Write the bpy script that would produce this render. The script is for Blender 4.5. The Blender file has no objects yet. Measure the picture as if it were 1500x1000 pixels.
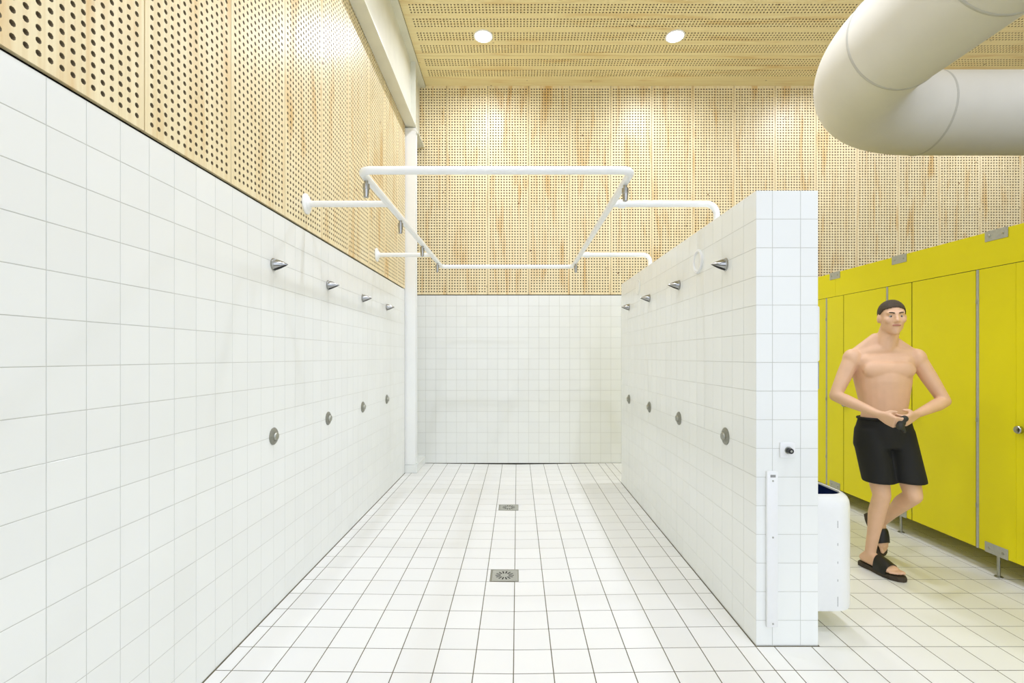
import bpy, bmesh, math, random
from mathutils import Vector, Matrix
random.seed(7)
C = bpy.context.scene
COL = C.collection
PI = math.pi

# ------------------------------------------------------------------ camera, world, lamps, exposure
F, CX, CY, H = 723.0, 758.0, 522.0, 1.56          # focal length / principal point of the photograph in pixels, eye height
cam = bpy.data.cameras.new('camera'); camo = bpy.data.objects.new('camera', cam); COL.objects.link(camo)
camo.location = (0, 0, H); camo.rotation_euler = (PI/2, 0, 0)
cam.sensor_fit = 'HORIZONTAL'; cam.sensor_width = 36; cam.lens = 36*F/1500
cam.shift_x = (750-CX)/1500; cam.shift_y = (CY-500)/1500
cam.clip_start = .05; cam.clip_end = 200
C.camera = camo
w = bpy.data.worlds.new('world'); C.world = w; w.use_nodes = True
bg = w.node_tree.nodes['Background']; bg.inputs[0].default_value = (.88, .95, 1.10, 1); bg.inputs[1].default_value = 1.25
C.view_settings.view_transform = 'Standard'; C.view_settings.look = 'None'
C.view_settings.gamma = 1; C.view_settings.use_curve_mapping = False
C.view_settings.exposure = .62
C.cycles.diffuse_bounces = 7; C.cycles.max_bounces = 12
C.cycles.caustics_reflective = False; C.cycles.caustics_refractive = False
LAMP_W = 18.5
LAMP_COL = (.89, .95, 1.14)

# ------------------------------------------------------------------ the place, in metres
XL = -1.508            # left tiled face
YB = 7.23              # back face
XP0, XP1, YP0, YP1 = 1.287, 1.622, 2.662, 6.11   # shower partition
ZT = 2.455             # top of tiling
XC = 3.39              # front face of the cubicles
ROOF_S = .04
def zc(y): return 5.52 + ROOF_S*(YB-y)            # ceiling height

# ------------------------------------------------------------------ materials
def lin(c):
    return tuple((x/12.92 if x <= .04045 else ((x+.055)/1.055)**2.4) for x in [v/255 for v in c[:3]]) + (1,)
def mat(name, rgb, rough=.5, metal=0, spec=.5, noise=0, nscale=40, bump=0, coat=0, emit=None):
    m = bpy.data.materials.new(name); m.use_nodes = True
    nt = m.node_tree; b = nt.nodes['Principled BSDF']
    col = lin(rgb); b.inputs['Base Color'].default_value = col
    b.inputs['Roughness'].default_value = rough; b.inputs['Metallic'].default_value = metal
    b.inputs['Specular IOR Level'].default_value = spec; b.inputs['Coat Weight'].default_value = coat
    if emit:
        b.inputs['Emission Color'].default_value = (*emit[:3], 1); b.inputs['Emission Strength'].default_value = emit[3]
    if noise or bump:
        tc = nt.nodes.new('ShaderNodeTexCoord'); n = nt.nodes.new('ShaderNodeTexNoise')
        n.inputs['Scale'].default_value = nscale; n.inputs['Detail'].default_value = 4
        nt.links.new(tc.outputs['Object'], n.inputs['Vector'])
        if noise:
            r = nt.nodes.new('ShaderNodeValToRGB')
            r.color_ramp.elements[0].position = .3; r.color_ramp.elements[1].position = .7
            r.color_ramp.elements[0].color = tuple(v*(1-noise) for v in col[:3]) + (1,)
            r.color_ramp.elements[1].color = tuple(min(1, v*(1+noise*.5)) for v in col[:3]) + (1,)
            nt.links.new(n.outputs['Fac'], r.inputs['Fac']); nt.links.new(r.outputs['Color'], b.inputs['Base Color'])
        if bump:
            bp = nt.nodes.new('ShaderNodeBump'); bp.inputs['Strength'].default_value = bump; bp.inputs['Distance'].default_value = .002
            nt.links.new(n.outputs['Fac'], bp.inputs['Height']); nt.links.new(bp.outputs['Normal'], b.inputs['Normal'])
    return m
def tile_mat(name, rgb, rough, vary=.03, bump=.04, nscale=9):
    m = mat(name, rgb, rough); nt = m.node_tree; b = nt.nodes['Principled BSDF']
    oi = nt.nodes.new('ShaderNodeObjectInfo'); ge = nt.nodes.new('ShaderNodeNewGeometry')
    ad = nt.nodes.new('ShaderNodeMath'); ad.operation = 'ADD'
    fr = nt.nodes.new('ShaderNodeMath'); fr.operation = 'FRACT'
    nt.links.new(oi.outputs['Random'], ad.inputs[0]); nt.links.new(ge.outputs['Random Per Island'], ad.inputs[1])
    nt.links.new(ad.outputs[0], fr.inputs[0])
    r = nt.nodes.new('ShaderNodeValToRGB'); c = lin(rgb)
    r.color_ramp.elements[0].color = tuple(v*(1-vary) for v in c[:3]) + (1,)
    r.color_ramp.elements[1].color = tuple(min(1, v*(1+vary*.4)) for v in c[:3]) + (1,)
    nt.links.new(fr.outputs[0], r.inputs['Fac']); nt.links.new(r.outputs['Color'], b.inputs['Base Color'])
    n = nt.nodes.new('ShaderNodeTexNoise'); n.inputs['Scale'].default_value = nscale
    tc = nt.nodes.new('ShaderNodeTexCoord'); nt.links.new(tc.outputs['Object'], n.inputs['Vector'])
    bp = nt.nodes.new('ShaderNodeBump'); bp.inputs['Strength'].default_value = bump; bp.inputs['Distance'].default_value = .01
    nt.links.new(n.outputs['Fac'], bp.inputs['Height']); nt.links.new(bp.outputs['Normal'], b.inputs['Normal'])
    return m
def wood_mat(name, c0, c1, c2, knot, rough):
    m = bpy.data.materials.new(name); m.use_nodes = True
    nt = m.node_tree; b = nt.nodes['Principled BSDF']; N = nt.nodes.new; L = nt.links.new
    tc = N('ShaderNodeTexCoord'); oi = N('ShaderNodeObjectInfo')
    mu = N('ShaderNodeVectorMath'); mu.operation = 'SCALE'
    cmb = N('ShaderNodeCombineXYZ')
    for i in range(3): L(oi.outputs['Random'], cmb.inputs[i])
    L(cmb.outputs[0], mu.inputs[0]); mu.inputs['Scale'].default_value = 57.3
    ad = N('ShaderNodeVectorMath'); ad.operation = 'ADD'; L(tc.outputs['Object'], ad.inputs[0]); L(mu.outputs[0], ad.inputs[1])
    def noise(sx, sy, scale, detail, dist=0):
        mp = N('ShaderNodeMapping'); mp.inputs['Scale'].default_value = (sx, sy, 1); L(ad.outputs[0], mp.inputs['Vector'])
        n = N('ShaderNodeTexNoise'); n.inputs['Scale'].default_value = scale; n.inputs['Detail'].default_value = detail
        n.inputs['Distortion'].default_value = dist
        L(mp.outputs[0], n.inputs['Vector']); return n.outputs['Fac']
    def ramp(src, p0, p1):
        r = N('ShaderNodeMapRange'); r.inputs['From Min'].default_value = p0; r.inputs['From Max'].default_value = p1; L(src, r.inputs['Value']); return r.outputs[0]
    def mix(fac, a, bb):
        x = N('ShaderNodeMix'); x.data_type = 'RGBA'; L(fac, x.inputs[0])
        for sock, v in ((x.inputs[6], a), (x.inputs[7], bb)):
            if isinstance(v, tuple): sock.default_value = v
            else: L(v, sock)
        return x.outputs[2]
    fine = ramp(noise(1, .02, 60, 3, .4), .35, .7)
    base = mix(fine, lin(c0), lin(c1))
    big = ramp(noise(1, .12, 9, 4, .6), .53, .72)
    base = mix(big, base, lin(c2))
    mp = N('ShaderNodeMapping'); mp.inputs['Scale'].default_value = (1, .8, 1); L(ad.outputs[0], mp.inputs['Vector'])
    vo = N('ShaderNodeTexVoronoi'); vo.inputs['Scale'].default_value = 5.0; L(mp.outputs[0], vo.inputs['Vector'])
    kn = ramp(vo.outputs['Distance'], .075, .03)
    gate = ramp(noise(1, 1, 3.1, 1), .46, .52)
    ml = N('ShaderNodeMath'); ml.operation = 'MULTIPLY'; L(kn, ml.inputs[0]); L(gate, ml.inputs[1])
    base = mix(ml.outputs[0], base, lin(knot))
    L(base, b.inputs['Base Color']); b.inputs['Roughness'].default_value = rough
    b.inputs['Specular IOR Level'].default_value = .5
    return m
M = dict(
    wtile=tile_mat('glazed_white_wall_tile', (233, 235, 231), .22, .02),
    ftile=tile_mat('matt_white_floor_tile', (233, 233, 230), .34, .035, .02, 25),
    wgrout=mat('pale_grey_wall_grout', (196, 197, 190), .8, noise=.06, nscale=20),
    fgrout=mat('olive_grey_floor_grout', (104, 98, 78), .85, noise=.12, nscale=14),
    wood=wood_mat('lacquered_spruce_plywood', (238, 224, 184), (227, 208, 162), (216, 181, 120), (118, 80, 42), .40),
    ply=mat('drilled_plywood_edge', (150, 134, 104), .9, noise=.15, nscale=90),  # hole walls: duller end grain, plus shade inside the holes put into the tone
    cwood=wood_mat('spruce_plywood_ceiling', (240, 227, 178), (232, 215, 162), (222, 196, 138), (96, 70, 38), .5),
    felt=mat('dark_acoustic_felt', (22, 20, 14), .95, noise=.2, nscale=60),
    white=mat('white_powder_coat', (240, 241, 238), .35, noise=.01),
    steelw=mat('off_white_painted_steel', (222, 222, 208), .4, noise=.05, nscale=5),
    duct=mat('white_textile_duct', (214, 211, 200), .75, noise=.03, nscale=3, bump=.05),
    ductring=mat('grey_duct_seam', (186, 184, 174), .7, noise=.03),
    chrome=mat('polished_chrome', (172, 172, 168), .2, 1, noise=.04),
    steel=mat('brushed_stainless_steel', (170, 170, 158), .38, 1, noise=.1, nscale=80),
    satin=mat('satin_grey_metal', (172, 173, 163), .45, .25, noise=.08, nscale=60),
    black=mat('black_plastic', (22, 22, 22), .35, noise=.1),
    hole=mat('dark_slot', (18, 18, 14), .9, noise=.1),
    yellow=mat('yellow_laminate', (222, 211, 6), .38, noise=.02, nscale=3, spec=.3),
    yedge=mat('dark_laminate_edge', (40, 34, 14), .7, noise=.1),
    plaster=mat('white_plaster', (228, 226, 214), .9, noise=.03, nscale=8),
    plast=mat('white_plastic', (232, 233, 232), .3, noise=.01),
    grey=mat('grey_plastic', (146, 158, 168), .3, noise=.04),
    blue=mat('navy_bin_liner', (16, 40, 104), .35, noise=.25, nscale=14, bump=.3),
    button=mat('grey_button_metal', (138, 138, 126), .4, .35, noise=.12, nscale=70),
    gapshade=mat('painted_gap_shade', (24, 22, 12), .9, noise=.1),  # near-black colour standing in for the shade inside the cubicle gaps
    seam=mat('grey_joint_line', (150, 150, 146), .8, noise=.1),
    skin=mat('skin', (222, 180, 148), .5, noise=.05, nscale=14),
    lips=mat('lips', (176, 112, 98), .45, noise=.05),
    hair=mat('short_brown_hair', (66, 52, 34), .7, noise=.35, nscale=120, bump=.6),
    cloth=mat('black_swim_fabric', (17, 17, 15), .8, noise=.15, nscale=200, bump=.2),
    rubber=mat('black_rubber', (26, 24, 20), .5, noise=.2, nscale=60),
    brownrub=mat('brown_sole', (62, 52, 38), .7, noise=.15, nscale=60),
    dark=mat('dark_grey_fabric', (50, 50, 42), .7, noise=.3, nscale=60),
    eye=mat('eye_white', (176, 166, 156), .2, noise=.02),
    iris=mat('iris', (58, 46, 34), .2, noise=.1),
    lamp=mat('lamp_glow', (255, 255, 255), .4, noise=.001, emit=(1, 1, .98, 14)),
)

# ------------------------------------------------------------------ helpers
def rootloc(o):
    p = Vector((0, 0, 0))
    while o: p += o.location; o = o.parent
    return p
class MB:
    """collects shapes in world coordinates; build() links them as one mesh object"""
    def __init__(s): s.v = []; s.f = []; s.mi = []
    def add(s, vs, fs, k=0):
        n = len(s.v); s.v += [tuple(p) for p in vs]; s.f += [tuple(i+n for i in f) for f in fs]; s.mi += [k]*len(fs); return s
    def box(s, x0, x1, y0, y1, z0, z1, k=0, bev=0):
        if bev:
            bm = bmesh.new(); bmesh.ops.create_cube(bm, size=1)
            for q in bm.verts: q.co = Vector(((x0+x1)/2+q.co.x*(x1-x0), (y0+y1)/2+q.co.y*(y1-y0), (z0+z1)/2+q.co.z*(z1-z0)))
            bmesh.ops.bevel(bm, geom=bm.edges[:], offset=bev, segments=2, affect='EDGES', profile=.5)
            s.bm(bm, k); return s
        v = [(x, y, z) for z in (z0, z1) for y in (y0, y1) for x in (x0, x1)]
        return s.add(v, [(0, 2, 3, 1), (4, 5, 7, 6), (0, 1, 5, 4), (2, 6, 7, 3), (0, 4, 6, 2), (1, 3, 7, 5)], k)
    def bm(s, bm, k=0):
        bm.verts.index_update(); s.add([q.co.copy() for q in bm.verts], [[q.index for q in f.verts] for f in bm.faces], k); bm.free(); return s
    def lathe(s, p, axis, prof, n=24, k=0, caps=True):
        """prof: (distance along axis, radius) from p"""
        a = Vector(axis).normalized(); p = Vector(p)
        u = a.orthogonal().normalized(); vv = a.cross(u)
        vs, fs = [], []
        for (t, r) in prof:
            for i in range(n):
                an = 2*PI*i/n; vs.append(p + a*t + (u*math.cos(an)+vv*math.sin(an))*max(r, 1e-5))
        for j in range(len(prof)-1):
            for i in range(n):
                fs.append((j*n+i, j*n+(i+1) % n, (j+1)*n+(i+1) % n, (j+1)*n+i))
        if caps: fs.append(tuple(range(n-1, -1, -1))); fs.append(tuple((len(prof)-1)*n+i for i in range(n)))
        return s.add(vs, fs, k)
    def cyl(s, a, b, r, n=20, k=0, r2=None):
        a = Vector(a); b = Vector(b); return s.lathe(a, b-a, [(0, r), ((b-a).length, r if r2 is None else r2)], n, k)
    def tube(s, pts, r, n=20, closed=False, k=0):
        P = [Vector(p) for p in pts]; m = len(P); vs, fs = [], []
        ref = None
        for i in range(m):
            a = P[i-1] if (i or closed) else P[i]; c = P[(i+1) % m] if (i < m-1 or closed) else P[i]
            t = (c-a).normalized()
            if ref is None: ref = t.orthogonal().normalized()
            u = (ref - t*ref.dot(t)).normalized(); ref = u; q = t.cross(u)
            for j in range(n):
                an = 2*PI*j/n; vs.append(P[i] + (u*math.cos(an)+q*math.sin(an))*r)
        for i in range(m if closed else m-1):
            for j in range(n):
                a = i*n; b = ((i+1) % m)*n; fs.append((a+j, a+(j+1) % n, b+(j+1) % n, b+j))
        if not closed:
            fs.append(tuple(range(n-1, -1, -1))); fs.append(tuple((m-1)*n+j for j in range(n)))
        return s.add(vs, fs, k)
    def mesh(s, name, mats, off=(0, 0, 0), smooth=False):
        me = bpy.data.meshes.new(name); o = Vector(off)
        me.from_pydata([tuple(Vector(p)-o) for p in s.v], [], s.f)
        for m in (mats if isinstance(mats, (list, tuple)) else [mats]): me.materials.append(m)
        me.polygons.foreach_set('material_index', s.mi)
        if smooth:
            me.polygons.foreach_set('use_smooth', [True]*len(me.polygons))
            me.set_sharp_from_angle(angle=math.radians(38))
        me.update(); return me
    def build(s, name, mats, parent=None, smooth=False):
        L = rootloc(parent) if parent else Vector((0, 0, 0))
        o = bpy.data.objects.new(name, s.mesh(name, mats, L, smooth)); COL.objects.link(o)
        if parent: o.parent = parent
        return o
def tag(o, label=None, cat=None, group=None, kind=None):
    for k, v in (('label', label), ('category', cat), ('group', group), ('kind', kind)):
        if v: o[k] = v
    return o
def thing(name, label, cat, loc, group=None):
    o = bpy.data.objects.new(name, None); COL.objects.link(o); o.location = loc; o.empty_display_size = .1
    return tag(o, label, cat, group)
def copy_tree(o, parent=None):
    c = o.copy(); COL.objects.link(c)
    if parent: c.parent = parent
    for ch in list(o.children): copy_tree(ch, c)
    return c
def px(p): return CX + F*p[0]/p[1], CY - F*(p[2]-H)/p[1]
def hits(p, b):                                     # does the sight line to p pass through box b before p?
    o = Vector((0, 0, H)); d = Vector(p)-o; t0, t1 = 0, .995
    for i in range(3):
        if abs(d[i]) < 1e-9:
            if not b[2*i] < o[i] < b[2*i+1]: return False
            continue
        a, c = (b[2*i]-o[i])/d[i], (b[2*i+1]-o[i])/d[i]
        if a > c: a, c = c, a
        t0, t1 = max(t0, a), min(t1, c)
    return t0 < t1
BOXES = [(XP0+.01, XP1-.01, YP0+.01, YP1-.01, 0, ZT-.01), (XC+.01, 3.6, 2, 7.2, .16, 2.44)]
BEV, TH = .0006, .0011
def tile_geo(mb, w, h, f):
    """a bevelled tile, f maps (u,v,n) to space"""
    a, b = w/2, h/2
    vs = [f(x, y, -TH) for x, y in ((-a, -b), (a, -b), (a, b), (-a, b))]
    vs += [f(x, y, -BEV) for x, y in ((-a, -b), (a, -b), (a, b), (-a, b))]
    c, d = a-BEV, b-BEV
    vs += [f(x, y, 0) for x, y in ((-c, -d), (c, -d), (c, d), (-c, d))]
    fs = [(8, 9, 10, 11)]
    for i in range(4):
        j = (i+1) % 4; fs += [(i, j, j+4, i+4), (i+4, j+4, j+8, i+8)]
    mb.add(vs, fs)
_tiles = {}
def lay(parent, o, u, v, us, vs, joint, m, name='tile', limit=290, skip=None, keep=None):
    """tiles between grid lines us and vs on the plane o + u*U + v*V; the largest in view as parts, the rest one stuff part"""
    o, u, v = Vector(o), Vector(u), Vector(v); n = u.cross(v)
    cells = []
    for i in range(len(us)-1):
        for j in range(len(vs)-1):
            w, h = us[i+1]-us[i]-joint, vs[j+1]-vs[j]-joint
            if w < .012 or h < .012: continue
            cu, cv = (us[i]+us[i+1])/2, (vs[j]+vs[j+1])/2
            p = o+u*cu+v*cv
            if skip and skip(p): continue
            area = 0
            if p.y > .4:
                q = [px(o+u*(cu+a*w/2)+v*(cv+b*h/2)) if (o+u*(cu+a*w/2)+v*(cv+b*h/2)).y > .2 else (-9e3, 0) for a, b in ((-1, -1), (1, -1), (1, 1), (-1, 1))]
                inside = sum(0 <= x <= 1500 and 0 <= y <= 1000 for x, y in q)
                if inside and not hits(p+n*.02, BOXES[0]) and not hits(p+n*.02, BOXES[1]):
                    area = abs(sum(q[k-1][0]*q[k][1]-q[k][0]*q[k-1][1] for k in range(4)))/2*inside/4
            cells.append((area, p, w, h))
    cells.sort(key=lambda c: -c[0])
    R = Matrix((u, v, n)).transposed().to_4x4()
    rest = MB(); nrest = 0
    for k, (a, p, w, h) in enumerate(cells):
        if k < limit and a > 12:
            key = (round(w, 4), round(h, 4), m.name)
            if key not in _tiles:
                mb = MB(); tile_geo(mb, w, h, lambda x, y, z: (x, y, z)); _tiles[key] = mb.mesh(name, m)
            ob = bpy.data.objects.new(name, _tiles[key]); COL.objects.link(ob); ob.parent = parent
            ob.matrix_local = Matrix.Translation(p - rootloc(parent)) @ R
        else:
            tile_geo(rest, w, h, lambda x, y, z, p=p: p+u*x+v*y+n*z); nrest += 1
    if nrest:
        ob = rest.build('far_tiles', m, parent); ob['kind'] = 'stuff'
def lines(first, pitch, lo, hi):
    k0 = math.ceil((lo-first)/pitch); out = [lo]
    x = first+k0*pitch
    while x < hi-1e-4:
        if x-out[-1] > 1e-4: out.append(x)
        x += pitch
    out.append(hi); return out
HN = 10
def panel_mesh(name, w, h, x0, nx, y0, rows, pitch, m, r=.0102, th=.018):
    """perforated plywood panel in its own frame: x across, y along the grain, face at z=0; rows = list of booleans (holes or none)"""
    mb = MB(); y1 = y0+len(rows)*pitch; x1 = x0+nx*pitch; g = .003
    def quad(a, b, c, d): mb.add([(a, c, 0), (b, c, 0), (b, d, 0), (a, d, 0)], [(0, 1, 2, 3)])
    quad(g, w-g, g, y0); quad(g, w-g, y1, h-g); quad(g, x0, y0, y1); quad(x1, w-g, y0, y1)
    oct_ = [(math.cos(PI/8+i*PI/4)*r, math.sin(PI/8+i*PI/4)*r) for i in range(8)]
    s = pitch/2; V, Fc = [], []
    for j, on in enumerate(rows):
        cy = y0+(j+.5)*pitch
        if not on: quad(x0, x1, cy-s, cy+s); continue
        for i in range(nx):
            cx = x0+(i+.5)*pitch; b = len(V)
            V += [(cx-s, cy-s, 0), (cx+s, cy-s, 0), (cx+s, cy+s, 0), (cx-s, cy+s, 0)]
            V += [(cx+a, cy+c, 0) for a, c in oct_] + [(cx+a, cy+c, -th) for a, c in oct_]
            e = b+4
            Fc += [(b+1, b+2, e+0, e+7), (b+2, e+1, e+0), (b+2, b+3, e+2, e+1), (b+3, e+3, e+2),
                   (b+3, b+0, e+4, e+3), (b+0, e+5, e+4), (b+0, b+1, e+6, e+5), (b+1, e+7, e+6)]
            Fc += [(e+k, e+(k+1) % 8, e+8+(k+1) % 8, e+8+k) for k in range(8)]
    n0 = len(mb.f); mb.add(V, Fc)
    for q in range(len(Fc)):
        if q % 16 >= 8: mb.mi[n0+q] = 1
    mb.add([(g, g, 0), (w-g, g, 0), (w-g, h-g, 0), (g, h-g, 0), (g, g, -th), (w-g, g, -th), (w-g, h-g, -th), (g, h-g, -th)],
           [(0, 4, 5, 1), (1, 5, 6, 2), (2, 6, 7, 3), (3, 7, 4, 0)])
    return mb.mesh(name, [m, M['ply']])
def place(me, parent, o, u, v, name='wood_panel'):
    u, v = Vector(u), Vector(v); n = u.cross(v)
    ob = bpy.data.objects.new(name, me); COL.objects.link(ob); ob.parent = parent
    ob.matrix_local = Matrix.Translation(Vector(o)-rootloc(parent)) @ Matrix((u, v, n)).transposed().to_4x4()
    return ob

# ------------------------------------------------------------------ floor
XR, YF = 10.65, -4.0
XV, DIP = -.02, -.018                               # the bay's floor falls to a valley along the drains
SL, SR = -DIP/(XV-XL), -DIP/(XP0-XV)
def fz(x): return DIP + ((XV-x)*SL if x < XV else (x-XV)*SR) if XL < x < XP0 else 0
FT = .0009
pr = [(XL-.3, 0), (XL, 0), (XV, DIP), (XP0, 0), (XR, 0)]
mb = MB()
for (xa, za), (xb, zb) in zip(pr, pr[1:]):
    mb.add([(xa, YF, za-FT), (xb, YF, zb-FT), (xb, YB+.25, zb-FT), (xa, YB+.25, za-FT), (xa, YF, -.2), (xb, YF, -.2), (xb, YB+.25, -.2), (xa, YB+.25, -.2)],
           [(0, 1, 2, 3), (7, 6, 5, 4), (4, 5, 1, 0), (6, 7, 3, 2)])
fl = mb.build('floor', M['fgrout']); tag(fl, kind='structure')
YV = lines(2.656, .2002, .3, YB-.004)
FX = lines(XV, .2003, XL+.004, 5.4)
DRAINS = [(-.0925, 2.656+4.5*.2002), (-.0915, 2.656+12.5*.2002)]
def fskip(p):
    if p.x < -1.345 and p.y > 6.61: return True
    return any(abs(p.x-d[0]) < .12 and abs(p.y-d[1]) < .08 for d in DRAINS)
FXL_ = [x for x in FX if x < XV+.001]; FXM = [x for x in FX if XV-.001 < x < 1.25] + [XP0-.004]
UL, UR = Vector((1, 0, -SL)).normalized(), Vector((1, 0, SR)).normalized()
J = .005
TH, TW = FT, TH
O = (XV, 0, DIP)
lay(fl, O, UL, (0, 1, 0), [x-XV for x in FXL_], YV, J, M['ftile'], limit=125, skip=fskip)
lay(fl, O, UR, (0, 1, 0), [x-XV for x in FXM], YV, J, M['ftile'], limit=100, skip=fskip)
for dx, dy in DRAINS:                                # the slim cut pieces between drain and joint
    x0, x1 = XV-.2003+J/2, dx-.1035
    mb = MB(); tile_geo(mb, x1-x0, .2002-J, lambda a, b, n: Vector(((x0+x1)/2, dy, fz((x0+x1)/2)))+UL*a+Vector((0, b, 0))+Vector((0, 0, n)))
    mb.build('tile', M['ftile'], fl)
front = [y for y in YV if y < 2.66]; FXR = [x for x in FX if x > 1.7]
lay(fl, (0, 0, 0), (1, 0, 0), (0, 1, 0), [XP0-.004]+[x for x in FX if 1.3 < x < 1.6], front, J, M['ftile'], limit=10)
lay(fl, (0, 0, 0), (1, 0, 0), (0, 1, 0), [x for x in FX if x > 1.5], front, J, M['ftile'], limit=20)
lay(fl, (0, 0, 0), (1, 0, 0), (0, 1, 0), [XP1+.005]+FXR, [y for y in YV if y > 2.65], J, M['ftile'], limit=45)
lay(fl, (0, 0, 0), (1, 0, 0), (0, 1, 0), [XP0-.004]+[x for x in FX if 1.3 < x < 1.6]+[XP1+.005], [YP1+.004] + [y for y in YV if y > YP1+.05], J, M['ftile'], limit=0)
TH = TW

# ------------------------------------------------------------------ ceiling
cn = Vector((0, 1, -ROOF_S)).normalized()
mb = MB()
mb.add([(x, y, zc(y)+d) for d in (.03, .25) for y in (YF, YB+.25) for x in (XL-.3, XR)],
       [(0, 1, 3, 2), (4, 6, 7, 5), (0, 4, 5, 1), (2, 3, 7, 6), (0, 2, 6, 4), (1, 5, 7, 3)])
ce = mb.build('ceiling', M['felt']); tag(ce, kind='structure')
CP, CL = .04, 5.97
def crow(n): return [k % 6 < 4 for k in range(n)]
# in the panel's own frame x runs towards the back wall, y along the room's width; the holes run in bands along y
def ceil_mesh(w, bands, ny):
    mb = MB(); g = .0025; h = CL; y0 = .085; y1 = y0+ny*CP
    edges = [g]
    r = .0102; s = CP/2
    for b in bands: edges += [b-2*CP, b+2*CP]
    edges.append(w-g)
    for i in range(0, len(edges), 2):
        mb.add([(edges[i], g, 0), (edges[i+1], g, 0), (edges[i+1], h-g, 0), (edges[i], h-g, 0)], [(0, 1, 2, 3)])
    oct_ = [(math.cos(PI/8+i*PI/4)*r, math.sin(PI/8+i*PI/4)*r) for i in range(8)]
    V, Fc = [], []
    for b in bands:
        for lo, hi in ((g, y0), (y1, h-g)):
            mb.add([(b-2*CP, lo, 0), (b+2*CP, lo, 0), (b+2*CP, hi, 0), (b-2*CP, hi, 0)], [(0, 1, 2, 3)])
        for i in range(4):
            for j in range(ny):
                cx, cy = b+(i-1.5)*CP, y0+(j+.5)*CP; q = len(V); e = q+4
                V += [(cx-s, cy-s, 0), (cx+s, cy-s, 0), (cx+s, cy+s, 0), (cx-s, cy+s, 0)]
                V += [(cx+a, cy+c, 0) for a, c in oct_] + [(cx+a, cy+c, -.016) for a, c in oct_]
                Fc += [(q+1, q+2, e+0, e+7), (q+2, e+1, e+0), (q+2, q+3, e+2, e+1), (q+3, e+3, e+2),
                       (q+3, q+0, e+4, e+3), (q+0, e+5, e+4), (q+0, q+1, e+6, e+5), (q+1, e+7, e+6)]
                Fc += [(e+k, e+(k+1) % 8, e+8+(k+1) % 8, e+8+k) for k in range(8)]
    n0 = len(mb.f); mb.add(V, Fc)
    for q in range(len(Fc)):
        if q % 16 >= 8: mb.mi[n0+q] = 1
    mb.add([(g, g, 0), (w-g, g, 0), (w-g, h-g, 0), (g, h-g, 0), (g, g, -.016), (w-g, g, -.016), (w-g, h-g, -.016), (g, h-g, -.016)],
           [(0, 4, 5, 1), (1, 5, 6, 2), (2, 6, 7, 3), (3, 7, 4, 0)])
    return mb.mesh('wood_panel', [M['cwood'], M['ply']])
PW = .99
full = ceil_mesh(PW, [.99-.843, .99-.614, .99-.376, .99-.14][::1], 145)
lastp = ceil_mesh(YB-6.551, [.137, .371], 145)
# full panels: the band nearest the far seam lies .14 from it, the others .2375 apart
for i in range(2):
    X = -1.345+i*CL
    def cpt(y): return (X, y, zc(y))
    place(lastp, ce, cpt(6.551), cn, (1, 0, 0))
    for k in range(1, 8):
        place(full, ce, cpt(6.551-PW*k), cn, (1, 0, 0))

# ------------------------------------------------------------------ left wall
mb = MB().box(XL-.3, XL-TH, YF, 6.6, 0, ZT, 0)                       # tiled part
mb.box(XL-.3, XL-.03, YF, 6.6, ZT, 5.96, 1)                         # felt behind the plywood
mb.box(XL-.3, XL-.09, 6.6, YB+.02, 0, 5.6, 2)                        # recess behind the column
wl = mb.build('wall_left', [M['wgrout'], M['felt'], M['plaster']]); tag(wl, kind='structure')
ROWS = [0.0] + [ZT-.1545*k for k in range(15, -1, -1)]
WU = lines(1.580, .1473, .55, 6.6)
ROWSF = [.0025] + ROWS[1:]
lay(wl, (XL, 0, 0), (0, 1, 0), (0, 0, 1), WU, ROWSF, .0028, M['wtile'])
PB = 2.465                                                          # underside of the plywood
NR = 76; PHF = NR*.04+.05
wpanel = panel_mesh('wood_panel', .6, PHF, .02, 14, .026, [True]*NR, .04, M['wood'])
NRL = 84; PHL = NRL*.04+.05
wlong = panel_mesh('wood_panel', .6, PHL, .02, 14, .026, [True]*NRL, .04, M['wood'])
wend = panel_mesh('wood_panel', 6.6-6.188, PHF, .02, 9, .026, [True]*NR, .04, M['wood'])
for k in range(-7, 7):
    y = 1.988+.6*k
    place(wpanel, wl, (XL+.006, y, PB), (0, 1, 0), (0, 0, 1))
place(wend, wl, (XL+.006, 6.188, PB), (0, 1, 0), (0, 0, 1))
# plain boards close the strip between the panels and the sloping roof
for k in range(-7, 7):
    y = 1.988+.6*k; z0 = PB+PHF+.003
    MB().add([(XL+.006, y+.0015, z0), (XL+.006, y+.5985, z0), (XL+.006, y+.5985, zc(y+.6)+.02), (XL+.006, y+.0015, zc(y)+.02),
              (XL-.01, y+.0015, z0), (XL-.01, y+.5985, z0), (XL-.01, y+.5985, zc(y+.6)+.02), (XL-.01, y+.0015, zc(y)+.02)],
             [(0, 1, 2, 3), (4, 7, 6, 5), (0, 4, 5, 1), (1, 5, 6, 2), (2, 6, 7, 3), (3, 7, 4, 0)]).build('filler_board', M['cwood'], wl)

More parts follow.
